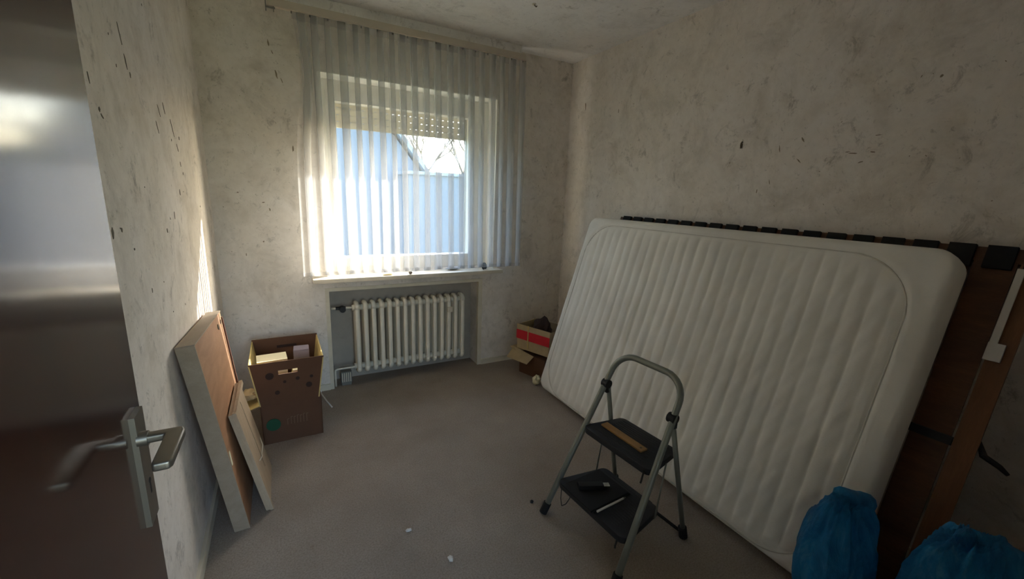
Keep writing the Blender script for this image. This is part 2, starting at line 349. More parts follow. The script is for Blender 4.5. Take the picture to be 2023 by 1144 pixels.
dp(obj('hinge', bm, ALU, None, 'auto'))

# ------------------------------------------------------------------ radiator in the niche
rad = thing('radiator', 'cream column radiator in the niche under the window', 'radiator', (.43, 3.15, 0))
bm = new(); zb, zt = .105, .622
for yy in (-.045, .0, .045):
    tube(bm, [(0, yy, zb+.03), (0, yy, zt-.03)], .0165, 10, cap=False, flat=1.0)
for z, s in ((zt-.028, 1), (zb+.028, -1)):
    pts = [(0, -.048, z-.01*s), (0, -.046, z+.012*s), (0, -.03, z+.024*s), (0, 0, z+.028*s), (0, .03, z+.024*s), (0, .046, z+.012*s), (0, .048, z-.01*s)]
    tube(bm, pts, .0165, 10)
    tube(bm, [(0, -.05, z-.008*s), (0, .05, z-.008*s)], .016, 10)
    disc(bm, (0, 0, z-.005*s), .022, (1, 0, 0), .058, 14)
sec = obj('column', bm, RADP, rad, True)
NS, X0, X1 = 15, .012, .822
for i in range(NS):
    o = sec if i == 0 else sec.copy()
    if i: C.objects.link(o); o.parent = rad
    o.location = (X0 + (X1-X0)*i/(NS-1), -.022, 0)
boxo('heat_meter', (.686, -.104, .505), (.722, -.08, .545), OLDWHITE, rad, .004)
bm = new(); tube(bm, [(-.01, -.022, .59), (-.05, -.022, .592), (-.115, -.022, .592), (-.155, -.018, .592)], .008, 10); obj('inlet_pipe', bm, RADP, rad, True)
bm = new(); disc(bm, (-.085, -.05, .592), .021, (0, 1, 0), .05, 16); disc(bm, (-.085, -.022, .592), .013, (1, 0, 0), .05, 12); disc(bm, (-.118, -.022, .592), .012, (1, 0, 0), .018, 6)
obj('valve', bm, BLACK, rad, 'auto', bevel=.002)
bm = new(); tube(bm, [(.0, -.022, .132), (-.06, -.022, .132), (-.135, -.022, .132), (-.15, -.022, .125), (-.152, -.022, .11), (-.152, -.022, .0)], .007, 10); obj('return_pipe', bm, RADP, rad, True)
bm = new()
bm.free()
for x in (.1, .72): boxo('bracket', (x-.012, .02, .11), (x+.012, .112, .13), RADP, rad, .002)
ad = thing('socket_adapter', 'pale plug adapter block low in the niche by the radiator', 'socket', (.315, 3.14, 0))
boxo('body', (.0, -.02, .02), (.075, .03, .105), GREYPL, ad, .006)
bm = new()
for k in range(5): box(bm, (.006+k*.014, -.024, .028), (.012+k*.014, -.019, .098))
obj('rib', bm, OLDWHITE, ad, kind='stuff')
boxo('foot', (.005, -.018, 0), (.07, .028, .021), GREYPL, ad)

# ------------------------------------------------------------------ curtain rail and net curtain
CY = 2.955
rail = thing('curtain_rail', 'white ceiling curtain rail running above the net curtain', 'curtain rail', (.85, CY, CH))
RW = simple('aged_rail_paint', (196, 186, 170), .5, var=.06)
boxo('fascia', (-.83, -.035, -.110), (.81, -.018, -.070), RW, rail, .004)
boxo('light_gap_cover', (-.81, .012, -.075), (.80, .02, -.001), CEIL, rail)  # strip put in to hide the sunlit gap above the fascia
boxo('track', (-.80, -.018, -.094), (.80, .045, -.075), RW, rail, .002)
for x in (-.6, 0, .6): boxo('mount_clip', (x-.015, .02, -.075), (x+.015, .05, -.001), RW, rail)
bm = new(); box(bm, (-.838, -.03, -.118), (-.832, .04, -.045)); box(bm, (-.838, -.03, -.122), (-.79, -.022, -.114)); box(bm, (-.80, -.03, -.12), (-.795, .03, -.096))
obj('end_bracket', bm, GREYPL, rail)
bm = new()
for k in range(17): x = -.71 + k*.0945; box(bm, (x-.003, -.006, -.118), (x+.003, .0, -.1))
obj('glider', bm, BLACK, rail, kind='stuff')
cur = thing('net_curtain', 'pleated white net curtain hanging in front of the window', 'curtain', (.12, CY, .868))
NZC = 46
Zt = 2.398 - .868; Wc = 1.54
rc2 = random.Random(11)
# plan of the gathered cloth: flat single stretches between stacked pleats of five layers
plan = []; x = 0
while x < Wc - .02:
    per = .0785*rc2.uniform(.85, 1.15); fl = per*rc2.uniform(.40, .56); d = rc2.uniform(.8, 1.15)
    plan += [(x, 0), (x+fl*.5, -.003), (x+fl, .001), (x+per*.98, .007*d), (x+fl*1.01, .014*d), (x+per*.96, .020*d), (x+fl*1.05, .013*d), (x+fl*1.3, .004)]
    x += per
plan.append((x, 0))
def cr(p0, p1, p2, p3, t):
    return tuple(.5*((2*b)+(-a+c)*t+(2*a-5*b+4*c-d_)*t*t+(-a+3*b-3*c+d_)*t**3) for a, b, c, d_ in zip(p0, p1, p2, p3))
prof = []
for i in range(len(plan)-1):
    p0, p1, p2, p3 = plan[max(i-1, 0)], plan[i], plan[i+1], plan[min(i+2, len(plan)-1)]
    for k in range(5): prof.append(cr(p0, p1, p2, p3, k/5))
prof.append(plan[-1]); NXC = len(prof)-1
bm = new(); grid = []
for j in range(NZC+1):
    v_ = j/NZC; z = Zt*(1-v_); row = []
    for i, (px_, py_) in enumerate(prof):
        u_ = i/NXC; s_ = px_
        n1 = noise.noise(Vector((s_*4.1, v_*1.1, 3.3))); n2 = noise.noise(Vector((s_*13, v_*1.6, 9.1)))
        x = px_ + .010*n1*v_ + .006*n2*(.2+v_)
        if u_ < .06: x += (1-u_/.06)*(.05*math.exp(-((v_-.2)/.2)**2) - .012*v_)
        x += .02*v_*u_
        y = py_*(.9+.5*v_) + .006*n2*(.2+v_) + .004*n1
        row.append(bm.verts.new((x, y-.008, z + (.003*n2 if j == NZC else 0))))
    grid.append(row)
for j in range(NZC):
    for i in range(NXC): bm.faces.new((grid[j][i], grid[j+1][i], grid[j+1][i+1], grid[j][i+1]))
obj('cloth', bm, VOILE, cur, True)
bm = new(); hem = []
for i in range(NXC+1):
    a = grid and None
cl = [o for o in cur.children if o.name.startswith('cloth')][0].data.vertices
for i in range(NXC+1):
    lo = cl[NZC*(NXC+1)+i].co; hi = cl[(NZC-1)*(NXC+1)+i].co
    hem.append((bm.verts.new(lo + Vector((0, -.0015, 0))), bm.verts.new(lo + Vector((0, -.0015, .026)))))
for i in range(NXC): bm.faces.new((hem[i][0], hem[i+1][0], hem[i+1][1], hem[i][1]))
obj('hem', bm, VOILE, cur, True)
bm = new(); tp = []
for i in range(NXC+1):
    hi = cl[i].co; tp.append((bm.verts.new(hi + Vector((0, .002, -.045))), bm.verts.new(hi + Vector((0, .002, .004)))))
for i in range(NXC): bm.faces.new((tp[i][0], tp[i+1][0], tp[i+1][1], tp[i][1]))
obj('header_tape', bm, VOILE, cur, True)

# bits lying on the sill
def crumple(name, c, rx, ry, rz, mat, label, cat, seed, group=None, sub=3, parent=None):
    bm = new(); bmesh.ops.create_icosphere(bm, subdivisions=sub, radius=1)
    for v_ in bm.verts:
        p = v_.co.copy(); k = 1 + .35*noise.noise(p*1.8 + Vector((seed, 0, 0))) + .15*noise.noise(p*5 + Vector((0, seed, 0)))
        v_.co = Vector((p.x*rx*k, p.y*ry*k, max(-.95, p.z)*rz*k))
    zmin = min(v_.co.z for v_ in bm.verts)
    for v_ in bm.verts: v_.co.z -= zmin
    o = obj(name, bm, mat, parent, 'auto')
    if label: tag(o, label, cat, group)
    o.location = c; return o
crumple('paper_scrap', (.66, 3.04, .832), .045, .02, .008, PAPER, 'crumpled pale paper scrap lying on the window sill, left of centre', 'paper', 2)
crumple('dirt_clump', (.815, 3.02, .832), .014, .01, .010, DARKGAP, 'small brown crumb at the front edge of the window sill', 'crumb', 5)
crumple('dark_rag', (1.18, 3.10, .832), .06, .02, .012, GREYPL, 'flat grey scrap lying on the window sill, right of centre', 'scrap', 8)
crumple('black_lump', (1.42, 3.05, .832), .024, .02, .026, BLACK, 'small black lump at the right end of the window sill', 'lump', 3)

# ------------------------------------------------------------------ things leaning on the left wall
def lean_panel(root, L0, L1, H, T):
    pass
big = thing('furniture_board', 'large light wood board leaning on the left wall', 'board', (-.205, 1.84, 0), (0, R(-5.6), 0))
# local: x out of wall (negative = towards wall), y along wall, z up
T, HB = .054, .878
Q = [(.015, 0), (.545, 0), (.545, .828), (-.118, HB)]          # the panel's outline in its own plane (along the wall, up)
bm = new(); prism(bm, Q, -T, 0, lambda a, b, d: (d, a, b)); obj('board', bm, BOARDW, big, 'auto', bevel=.002)
bm = new(); hexa(bm, [(-T, .011, 0), (.002, .011, 0), (.002, .016, 0), (-T, .016, 0), (-T, -.122, HB), (.002, -.122, HB), (.002, -.117, HB), (-T, -.117, HB)]); bmesh.ops.recalc_face_normals(bm, faces=bm.faces)
obj('edge_strip', bm, BOARDE, big)
bm = new(); hexa(bm, [(-T, -.120, HB+.0005), (.003, -.120, HB+.0005), (.003, .547, .8285), (-T, .547, .8285), (-T, -.120, HB+.004), (.003, -.120, HB+.004), (.003, .547, .832), (-T, .547, .832)]); bmesh.ops.recalc_face_normals(bm, faces=bm.faces)
obj('top_strip', bm, BOARDE, big)
boxo('lip', (.0, .532, .02), (.006, .545, .80), SLATD, big, .002)
HB = .84
for hy, hz_, hr in ((.40, HB-.05, .013), (.49, HB-.05, .011)):
    bm = new(); disc(bm, (.001, hy, hz_), hr, (1, 0, 0), .004, 14); obj('hinge_hole', bm, DARKGAP, big)
boxo('sticker', (.0005, -.02, .33), (.003, -.008, .39), PAPER, big)
sm = thing('cabinet_door', 'small cream panel with a raised rim leaning on the large wood board', 'panel', (-.128, 1.935, 0), (0, R(-11.5), 0))
bm = new(); box(bm, (-.018, .0, .0), (0, .345, .50)); obj('board', bm, CREAMW, sm, 'auto', bevel=.002)
boxo('rim', (-.001, -.006, 0), (.012, .014, .505), CREAMW, sm, .003)
boxo('rim', (-.001, .0145, .485), (.012, .35, .505), CREAMW, sm, .003)
bm = new(); box(bm, (.0, .20, .10), (.0015, .204, .484)); obj('joint', bm, SCR, sm)
bm = new(); tube(bm, [(.004, .12, .185), (.012, .16, .18), (.006, .2, .17), (.014, .25, .185), (.004, .3, .2)], .0025, 6); obj('wire', bm, OLDWHITE, sm, True)

# ------------------------------------------------------------------ cartons
def carton(root, wb_, db, wt, dt, h, t, front_mat, side_mat, slot=None, base=True):
    """open carton, tapered: base wb x db, rim wt x dt, walls of thickness t"""
    def wall(name, a0, a1, b0, b1, nrm, mat):
        a0, a1, b0, b1 = map(Vector, (a0, a1, b0, b1)); n_ = Vector(nrm)*t
        bm = new(); hexa(bm, [a0, a1, a1+n_, a0+n_, b0, b1, b1+n_, b0+n_]); bmesh.ops.recalc_face_normals(bm, faces=bm.faces)
        return obj(name, bm, mat, root)
    x0, x1, y0, y1 = -wb_/2, wb_/2, 0, db
    X0_, X1_, Y0_, Y1_ = -wt/2, wt/2, -(dt-db)/2, db+(dt-db)/2
    if slot:
        sx, sz0, sz1 = slot
        def P(u, z):  # point on the front wall
            k = z/h; xa = x0+(X0_-x0)*k; xb = x1+(X1_-x1)*k
            return Vector((xa+(xb-xa)*u, y0+(Y0_-y0)*k, z))
        bm = new()
        us = [0, .5-sx/2, .5+sx/2, 1]; zs = [0, sz0, sz1, h]
        for i in range(3):
            for j in range(3):
                if i == 1 and j == 1: continue
                q = [P(us[i], zs[j]), P(us[i+1], zs[j]), P(us[i+1], zs[j+1]), P(us[i], zs[j+1])]
                n_ = Vector((0, t, 0)); hexa(bm, [q[0], q[1], q[1]+n_, q[0]+n_, q[3], q[2], q[2]+n_, q[3]+n_])
        bmesh.ops.recalc_face_normals(bm, faces=bm.faces); obj('front_panel', bm, front_mat, root)
    else: wall('front_panel', (x0, y0, 0), (x1, y0, 0), (X0_, Y0_, h), (X1_, Y0_, h), (0, 1, 0), front_mat)
    wall('back_panel', (x1, y1, 0), (x0, y1, 0), (X1_, Y1_, h), (X0_, Y1_, h), (0, -1, 0), front_mat)
    wall('side_panel', (x0, y1, 0), (x0, y0, 0), (X0_, Y1_, h*.97), (X0_, Y0_, h*.97), (1, 0, 0), side_mat)
    wall('side_panel', (x1, y0, 0), (x1, y1, 0), (X1_, Y0_, h*.97), (X1_, Y1_, h*.97), (-1, 0, 0), side_mat)
    if base: boxo('bottom', (x0+t, t, .0), (x1-t, db-t, t), CARD, root)
bx, by, brz = -.02, 2.50, R(.5)
low = thing('carton', 'lower dark carton with green emblem standing on the carpet under an open carton', 'carton', (bx+.006, by+.005, 0), (0, 0, brz))
carton(low, .305, .40, .31, .40, .235, .005, CARD, CARD)
boxo('lid', (-.155, -.002, .231), (.155, .402, .237), CARD, low)
bm = new(); disc(bm, (-.098, -.0028, .115), .036, (0, 1, 0), .003, 24); obj('emblem', bm, GREEN, low)
bm = new()
for k, (x, hh) in enumerate(((-.03, .02), (-.012, .03), (.004, .028), (.02, .034), (.036, .03), (.052, .036), (.068, .034))):
    box(bm, (x, -.0032, .10), (x+.004, -.0016, .10+hh+.016)); box(bm, (x, -.0032, .112+hh), (x+.011, -.0016, .117+hh))
obj('lettering', bm, TAPE, low, kind='stuff')
bm = new(); hexa(bm, [(-.155, .02, .23), (-.235, .03, .20), (-.235, .2, .20), (-.155, .2, .23), (-.155, .02, .234), (-.235, .03, .204), (-.235, .2, .204), (-.155, .2, .234)])
obj('flap', bm, CARDL, low)
up = thing('carton', 'open carton with a handle slot and papers inside, upper of the two stacked cartons', 'carton', (bx, by, .238), (0, 0, brz))
carton(up, .30, .40, .368, .44, .255, .006, CARD, CARDL, slot=(.27, .178, .202))
bm = new()
for c, r_ in (((-.09, .175), .02), ((.10, .09), .016), ((-.02, .13), .008), ((.045, .14), .01), ((-.06, .07), .012), ((.115, .14), .009)):
    k = c[1]/.255; disc(bm, (c[0], -.018*k-.0015, c[1]), r_, (0, 1, .07), .003, 16)
obj('emblem', bm, CARDD, up, kind='stuff')
bm = new(); box(bm, (-.05, .405, .19), (.06, .412, .205)); obj('back_slot', bm, CARDD, up)
def inup(x, y, z):
    return Matrix.Rotation(brz, 3, 'Z') @ Vector((x, y, z)) + Vector((bx, by, .238))
def put(name, label, cat, x, y, z, rz=0, group=None):
    return thing(name, label, cat, inup(x, y, z), (0, 0, brz+rz), group)
pb = put('paper_box', 'flat cream box lying inside the open carton, front left', 'box', -.078, .13, .01, R(3))
boxo('box_body', (-.07, -.05, 0), (.075, .065, .200), PAPER, pb, .002); boxo('box_lid', (-.073, -.053, .2005), (.078, .068, .220), PAPER, pb, .003)
gb = put('small_box', 'grey mauve little box inside the open carton, front right', 'box', .078, .24, .01, R(-3))
boxo('box_body', (-.04, -.04, 0), (.045, .05, .214), MAUVE, gb, .002); boxo('box_flap', (-.038, -.038, .2145), (.043, .048, .219), MAUVE, gb, .001)
wc = thing('wrapped_bundle', 'small crumpled pale bundle on the flap left of the stacked cartons', 'bundle', (-.222, 2.62, .236))
crumple('wrapping', (0, 0, 0), .04, .05, .028, CARDB, None, None, 4, parent=wc)
bm = new(); tube(bm, [(-.035, 0, .01), (-.02, -.02, .04), (0, -.01, .05), (.03, .02, .03), (.04, .03, .01)], .004, 6); obj('string', bm, PAPER, wc, True)

ps = put('paper_stack', 'pile of pale papers inside the open carton behind its handle slot', 'papers', .07, .09, .01, R(2))
for k in range(5): boxo('sheet', (-.055+.002*k, -.05, k*.032), (.055-.003*(k % 2), .05, k*.032+.0315), PAPER, ps, .001)

# ------------------------------------------------------------------ corner pile behind the mattress
rc = thing('carton', 'brown carton on the floor in the back right corner behind the mattress', 'carton', (1.70, 2.70, 0), (0, 0, R(-72)))
carton(rc, .26, .22, .265, .225, .17, .005, CARD, CARD); boxo('lid', (-.135, -.003, .166), (.135, .223, .172), CARD, rc)
bm = new(); hexa(bm, [(-.137, .19, .172), (-.137, -.02, .172), (-.215, -.03, .20), (-.215, .19, .20), (-.137, .19, .176), (-.137, -.02, .176), (-.215, -.03, .205), (-.215, .19, .205)]); bmesh.ops.recalc_face_normals(bm, faces=bm.faces)
obj('flap', bm, CARDB, rc)
bm = new(); hexa(bm, [(-.2, -.085, .13), (.02, -.085, .13), (.02, -.003, .17), (-.2, -.003, .2), (-.2, -.083, .134), (.02, -.083, .134), (.02, -.003, .174), (-.2, -.003, .205)]); bmesh.ops.recalc_face_normals(bm, faces=bm.faces)
obj('flap', bm, CARDB, rc)
rr_ = thing('carton', 'red banded open carton on top of the corner carton', 'carton', (1.70, 2.70, .205), (0, 0, R(-70)))
carton(rr_, .32, .22, .335, .23, .205, .005, CARDB, CARDB)
boxo('red_band', (-.166, -.0075, .085), (.166, -.0045, .16), RED, rr_)
bm = new(); hexa(bm, [(-.162, .22, .085), (-.162, -.002, .085), (-.159, -.002, .085), (-.159, .22, .085), (-.166, .22, .16), (-.166, -.004, .16), (-.163, -.004, .16), (-.163, .22, .16)]); bmesh.ops.recalc_face_normals(bm, faces=bm.faces)
obj('red_band', bm, RED, rr_)
bm = new(); box(bm, (-.05, -.009, .02), (-.04, -.006, .21)); obj('pale_tape', bm, CARDL, rr_)
o = crumple('paper_wad', (1.66, 2.555, 0), .034, .034, .034, PAPER, 'crumpled pale paper wad on the floor between corner carton and mattress', 'paper', 6)
o = crumple('dark_rag', (1.80, 2.735, .30), .07, .09, .09, CARDD, 'dark crumpled rag filling the red banded carton', 'rag', 11)

# ------------------------------------------------------------------ slatted bed base against the right wall
TH = R(17)
bed = thing('slatted_bed_base', 'brown slatted bed base leaning on the right wall behind the mattress', 'bed base', (1.808, .0, 0), (0, TH, 0))
# local: x = thickness (front is negative x), y along wall, z up the slope
HBD, YB0, YB1 = 1.352, .11, 2.335
boxo('side_rail', (-.035, YB0, HBD-.05), (0, YB1, HBD), BEDW, bed, .003)
boxo('side_rail', (-.035, YB0, 0.002), (0, YB1, .05), BEDW, bed, .003)
boxo('end_rail', (-.033, YB0, .05), (-.002, YB0+.035, HBD-.05), BEDW, bed, .003)
boxo('end_rail', (-.033, YB1-.035, .05), (-.002, YB1, HBD-.05), BEDW, bed, .003)
k = 0; y = .525
sl0 = None
ys = [.315] + [.524 + .1*i for i in range(18)]
for i, y in enumerate(ys):
    if i == 0: continue
    mat = SLATD
    bm = new(); n = 10; 
    for j in range(n):
        a, b = j/n, (j+1)/n; f = lambda q: -.034 - .010*math.sin(math.pi*q)
        z0, z1 = .055+(HBD-.11)*a, .055+(HBD-.11)*b
        hexa(bm, [(f(a), y, z0), (f(a)+.009, y, z0), (f(a)+.009, y+.062, z0), (f(a), y+.062, z0), (f(b), y, z1), (f(b)+.009, y, z1), (f(b)+.009, y+.062, z1), (f(b), y+.062, z1)])
    bmesh.ops.remove_doubles(bm, verts=bm.verts, dist=1e-5); bmesh.ops.recalc_face_normals(bm, faces=bm.faces)
    if i == 1: sl0 = obj('slat', bm, SLATD, bed)
    else:
        bm.free(); o = sl0.copy(); C.objects.link(o); o.parent = bed; o.location = (0, y-ys[1], 0)
bm = new(); box(bm, (-.047, .345, .055), (-.0365, .403, HBD-.05)); o = obj('slat', bm, SLATW, bed, 'auto', bevel=.002); o['label'] = 'lighter orange brown slat'
boxo('wide_board', (-.0365, .412, .052), (-.030, .516, HBD-.05), BEDW, bed, .002)
for y in [.33, .425] + ys[1:]:
    boxo('slat_cap', (-.052, y-.004, HBD-.075), (-.0345, y+.066, HBD+.004), BLACKR, bed, .004)
boxo('edge_strip', (-.037, .62, HBD-.001), (-.004, 1.02, HBD+.004), SLATW, bed)
bm = new(); box(bm, (-.052, .405, .655), (-.038, .60, .685)); obj('strap', bm, BLACK, bed)
bm = new(); tube(bm, [(-.02, .352, .70), (-.03, .33, .66), (-.03, .29, .645), (-.02, .27, .63)], [.006, .011, .009, .006], 8); obj('strap_buckle', bm, BLACK, bed)
ws = thing('white_strip', 'narrow white plastic strip with a square end hanging on the slatted base', 'strip', (1.7445, .378, 0), (0, TH, 0))
boxo('strip_body', (-.002, .008, 1.045), (.006, .026, 1.30), WPLAST, ws, .002); boxo('end_block', (-.006, -.012, .985), (.006, .028, 1.045), WPLAST, ws, .003)

# ------------------------------------------------------------------ mattress leaning on the bed base
MT, ML, MH = .145, 1.955, 1.315
mat_ = thing('mattress', 'white quilted mattress leaning upright along the right wall', 'mattress', (1.745, .505, .002), (0, TH, 0))
def axis_pts(Ln, r, step):
    e = [0, .0015, .004, .008, .014, .022, .032, .045, .06, .072, .078, .084, .09]
    n = int((Ln-.18)/step); mid = [.09 + (Ln-.18)*i/n for i in range(1, n)]
    return e + mid + [Ln-x for x in reversed(e)]
us = axis_pts(ML, 0, .0068); vs2 = axis_pts(MH, 0, .017)
CRn = .075
def outline(u_, v_):
    cx = min(max(u_, CRn), ML-CRn); cy = min(max(v_, CRn), MH-CRn)
    a, b = u_-cx, v_-cy
    if abs(a) > 0 and abs(b) > 0:
        mm = max(abs(a), abs(b)); hh = math.hypot(a, b); a, b = a*mm/hh, b*mm/hh
        return cx+a, cy+b, CRn-mm
    return u_, v_, min(u_, ML-u_, v_, MH-v_)
def seam_d(u_, v_):
    """signed distance inside the quilted field (rounded rectangle)"""
    x0, x1, y0, y1, r = .085, ML-.06, .02, MH-.055, .22
    cx, cy = (x0+x1)/2, (y0+y1)/2; qx = abs(u_-cx)-(x1-x0)/2+r; qy = abs(v_-cy)-(y1-y0)/2+r
    return -(math.hypot(max(qx, 0), max(qy, 0)) + min(max(qx, qy), 0) - r)
QP = .066
def front_off(u_, v_, d):
    base = MT/2*(1-(1-min(d/.05, 1))**4)**.25
    sd = seam_d(u_, v_)
    h = .004*noise.noise(Vector((u_*2.2, v_*2.2, 4)))
    if sd > 0:
        k = min(1, sd/.05)
        ph = (u_ + .006*noise.noise(Vector((u_*1.5, v_*2, 1))))/QP
        h += k*(.010*abs(math.sin(math.pi*ph))**.55)
        wr = noise.noise(Vector(((u_+v_*.5)*26, (v_-u_*.9)*5, 2)))
        h += k*.0055*wr*max(0, min(1, (1.25-u_)/.8))
        h += k*.002*noise.noise(Vector((u_*30, v_*9, 7)))
    else:
        h += .003*noise.noise(Vector((u_*8, v_*8, 5)))
        h += .006*math.exp(-((sd+.02)/.018)**2)
    h -= .006*math.exp(-(sd/.006)**2)
    return base + h*min(1, d/.03)
bm = new(); F, Bk = [], []
for v_ in vs2:
    rf, rb = [], []
    for u_ in us:
        x, y, d = outline(u_, v_)
        ff = front_off(x, y, d); bb = MT/2*(1-(1-min(d/.05, 1))**4)**.25
        edge = u_ in (us[0], us[-1]) or v_ in (vs2[0], vs2[-1])
        a = bm.verts.new((-MT/2-ff, x, y)); rf.append(a)
        rb.append(a if edge else bm.verts.new((-MT/2+bb, x, y)))
    F.append(rf); Bk.append(rb)
for j in range(len(vs2)-1):
    for i in range(len(us)-1):
        bm.faces.new((F[j][i], F[j+1][i], F[j+1][i+1], F[j][i+1]))
        bm.faces.new((Bk[j][i], Bk[j][i+1], Bk[j+1][i+1], Bk[j+1][i]))
bmesh.ops.recalc_face_normals(bm, faces=bm.faces)
obj('ticking', bm, TICK, mat_, True)
# piping along the quilted field
pts = []
x0, x1, y0, y1, r = .085, ML-.06, .02, MH-.055, .22
for cx, cy, a0 in ((x1-r, y1-r, 0), (x0+r, y1-r, 90), (x0+r, y0+r, 180), (x1-r, y0+r, 270)):
    for k in range(13): a = R(a0+90*k/12); pts.append((cx+r*math.cos(a), cy+r*math.sin(a)))
full = []
for i in range(len(pts)):
    a, b = Vector(pts[i]), Vector(pts[(i+1) % len(pts)]); n = max(1, int((b-a).length/.03))
    for k in range(n): full.append(a.lerp(b, k/n))
P3 = []
for p in full:
    x, y, d = outline(p.x, p.y); P3.append((-MT/2-front_off(x, y, d)-.004, x, y))
SEAM = simple('seam_cord', (204, 200, 190), .9)
bm = new(); tube(bm, P3, .0034, 6, closed=True); obj('seam_piping', bm, SEAM, mat_, True)

# ------------------------------------------------------------------ step ladder
FLx, FLy = .9649, 1.3742
la = R(4)
lad = thing('step_ladder', 'folding two-step ladder in grey steel standing before the mattress', 'ladder', (FLx, FLy, 0), (0, 0, 0))
def LP(s, n, z): return Vector((math.sin(la)*s + math.cos(la)*n, -math.cos(la)*s + math.sin(la)*n, z))
LT = R(26); LWd = .442
def FP(s, t): return LP(s, t*math.sin(LT), t*math.cos(LT))
def lr(t): return .058*t
pts = [FP(lr(.015), .015), FP(lr(.3), .3), FP(lr(.68), .68)]
rc_ = .10; tz = .822; sl_ = lr(.72)
for k in range(1, 9): a = R(180-90*k/8); pts.append(FP(sl_+rc_+rc_*math.cos(a), tz-rc_+rc_*math.sin(a)))
for k in range(0, 9): a = R(90-90*k/8); pts.append(FP(LWd-sl_-rc_+rc_*math.cos(a), tz-rc_+rc_*math.sin(a)))
pts += [FP(LWd-lr(.68), .68), FP(LWd-lr(.3), .3), FP(LWd-lr(.015), .015)]
bm = new(); tube(bm, pts, .0135, 14); obj('front_frame', bm, STEEL, lad, True)
def foot(p, q):
    p, q = Vector(p), Vector(q); d = (q-p).normalized(); bm = new(); tube(bm, [p, p+d*.05], .0185, 12); 
    for v_ in bm.verts: v_.co.z = max(v_.co.z, 0.0)
    obj('rubber_foot', bm, BLACKR, lad, 'auto')
foot(FP(0, .004), FP(lr(.3), .3)); foot(FP(LWd, .004), FP(LWd-lr(.3), .3))
def rear(s0, s1):
    a, b = LP(s0, .30, .592), LP(s1, .445, .012); bm = new(); tube(bm, [a, b], .0105, 12); obj('rear_leg', bm, STEEL, lad, True); foot(LP(s1, .446, .004), a)
rear(.048, .022); rear(LWd-.048, LWd-.022)
bm = new(); tube(bm, [LP(.022, .443, .02), LP(LWd-.022, .443, .02)], .007, 8); obj('cross_bar', bm, BLACKR, lad, True)
for s in (.043, LWd-.043):
    bm = new(); tube(bm, [LP(s-.016, .293, .597), LP(s+.016, .293, .597)], .0205, 14); box(bm, (-.012, -.012, -.025), (.012, .012, .012), Matrix.Translation(LP(s, .299, .58))); obj('pivot', bm, BLACK, lad, 'auto', bevel=.002)
bm = new(); box(bm, (-.02, -.016, 0.002), (.02, .016, .036), Matrix.Translation(LP(.22, .443, 0))); obj('rubber_stop', bm, BLACKR, lad, 'auto', bevel=.004)
def tread(z, n0, n1, s0, s1, sb, name='step'):
    bm = new(); r = .03; poly = []
    for (s, n, a0) in ((s1-r, n0+r, -90), (s1-sb-r, n1-r, 0), (s0+sb+r, n1-r, 90), (s0+r, n0+r, 180)):
        for k in range(6): a = R(a0+90*k/5); poly.append((s+r*math.cos(a), n+r*math.sin(a)))
    prism(bm, poly, z-.028, z, lambda a, b, d: LP(a, b, d)); st = obj(name, bm, STEP, lad, 'auto', bevel=.004)
    bm = new(); n = n0+.025
    while n < n1-.02:
        a, b = LP(s0+sb+.03, n, z+.0002), LP(s1-sb-.03, n, z+.0002); tube(bm, [a, b], .0016, 5); n += .014
    obj('tread_rib', bm, STEP, st, kind='stuff')
    return st
tread(.412, .175, .395, .034, LWd-.034, .03); tread(.168, .055, .315, .022, LWd-.022, .035)
for s in (.05, LWd-.05):
    bm = new(); tube(bm, [LP(s, .30, .392), LP(s, .27, .15)], .0035, 6); obj('link_rod', bm, STEEL, lad, True)
bm = new(); tube(bm, [LP(LWd-.06, .18, .40), LP(LWd-.045, .15, .375), LP(LWd-.04, .14, .37)], .004, 6); obj('latch_pin', bm, BLACK, lad, True); bm = new(); tube(bm, [LP(LWd-.06, .07, .15), LP(LWd-.05, .045, .125), LP(LWd-.045, .04, .12)], .004, 6); obj('latch_pin', bm, BLACK, lad, True)
bm = new(); tube(bm, [LP(.05, .06, .142), LP(.06, .05, .10), LP(.075, .045, .075)], .002, 5); tube(bm, [LP(.075, .045, .075), LP(.085, .06, .085), LP(.09, .075, .11), LP(.09, .085, .142)], .002, 5); obj('cord_loop', bm, BLACK, lad, True)
def onlad(name, label, cat, s, n, z, rz):
    p = LP(s, n, z) + Vector((FLx, FLy, 0)); return thing(name, label, cat, p, (0, 0, rz))
# direction of +s axis in world is (sin la, -cos la)
t = onlad('wooden_ruler', 'yellow brown wooden strip lying on the upper ladder step', 'ruler', .195, .262, .4145, math.atan2(-math.cos(la), math.sin(la)) + R(-2))
boxo('strip', (-.118, -.019, .0005), (.118, .019, .007), RULER, t, .001); bm = new(); disc(bm, (.1, 0, .0074), .005, (0, 0, 1), .001, 12); obj('hole', bm, DARKGAP, t)
t = onlad('black_folder', 'thin black folder lying across the lower ladder step', 'folder', .165, .125, .1695, math.atan2(-math.cos(la), math.sin(la)))
bm = new(); box(bm, (-.098, -.085, 0), (.092, .145, .006)); obj('cover', bm, BLACK, t, 'auto', bevel=.0015); boxo('pages', (-.094, -.081, .0062), (.088, .141, .0085), BLACKR, t)
t = onlad('box_cutter', 'black cutter knife with a bare metal end on the black folder', 'knife', .15, .145, .179, math.atan2(-math.cos(la), math.sin(la)) + R(62))
boxo('grip', (-.06, -.015, 0), (.05, .015, .02), BLACK, t, .005); boxo('metal_tip', (.05, -.012, .004), (.078, .012, .015), CHROME, t, .002)
t = onlad('white_pencil', 'white pencil lying across the right half of the lower ladder step', 'pencil', .27, .145, .176, math.atan2(math.sin(la), math.cos(la)))
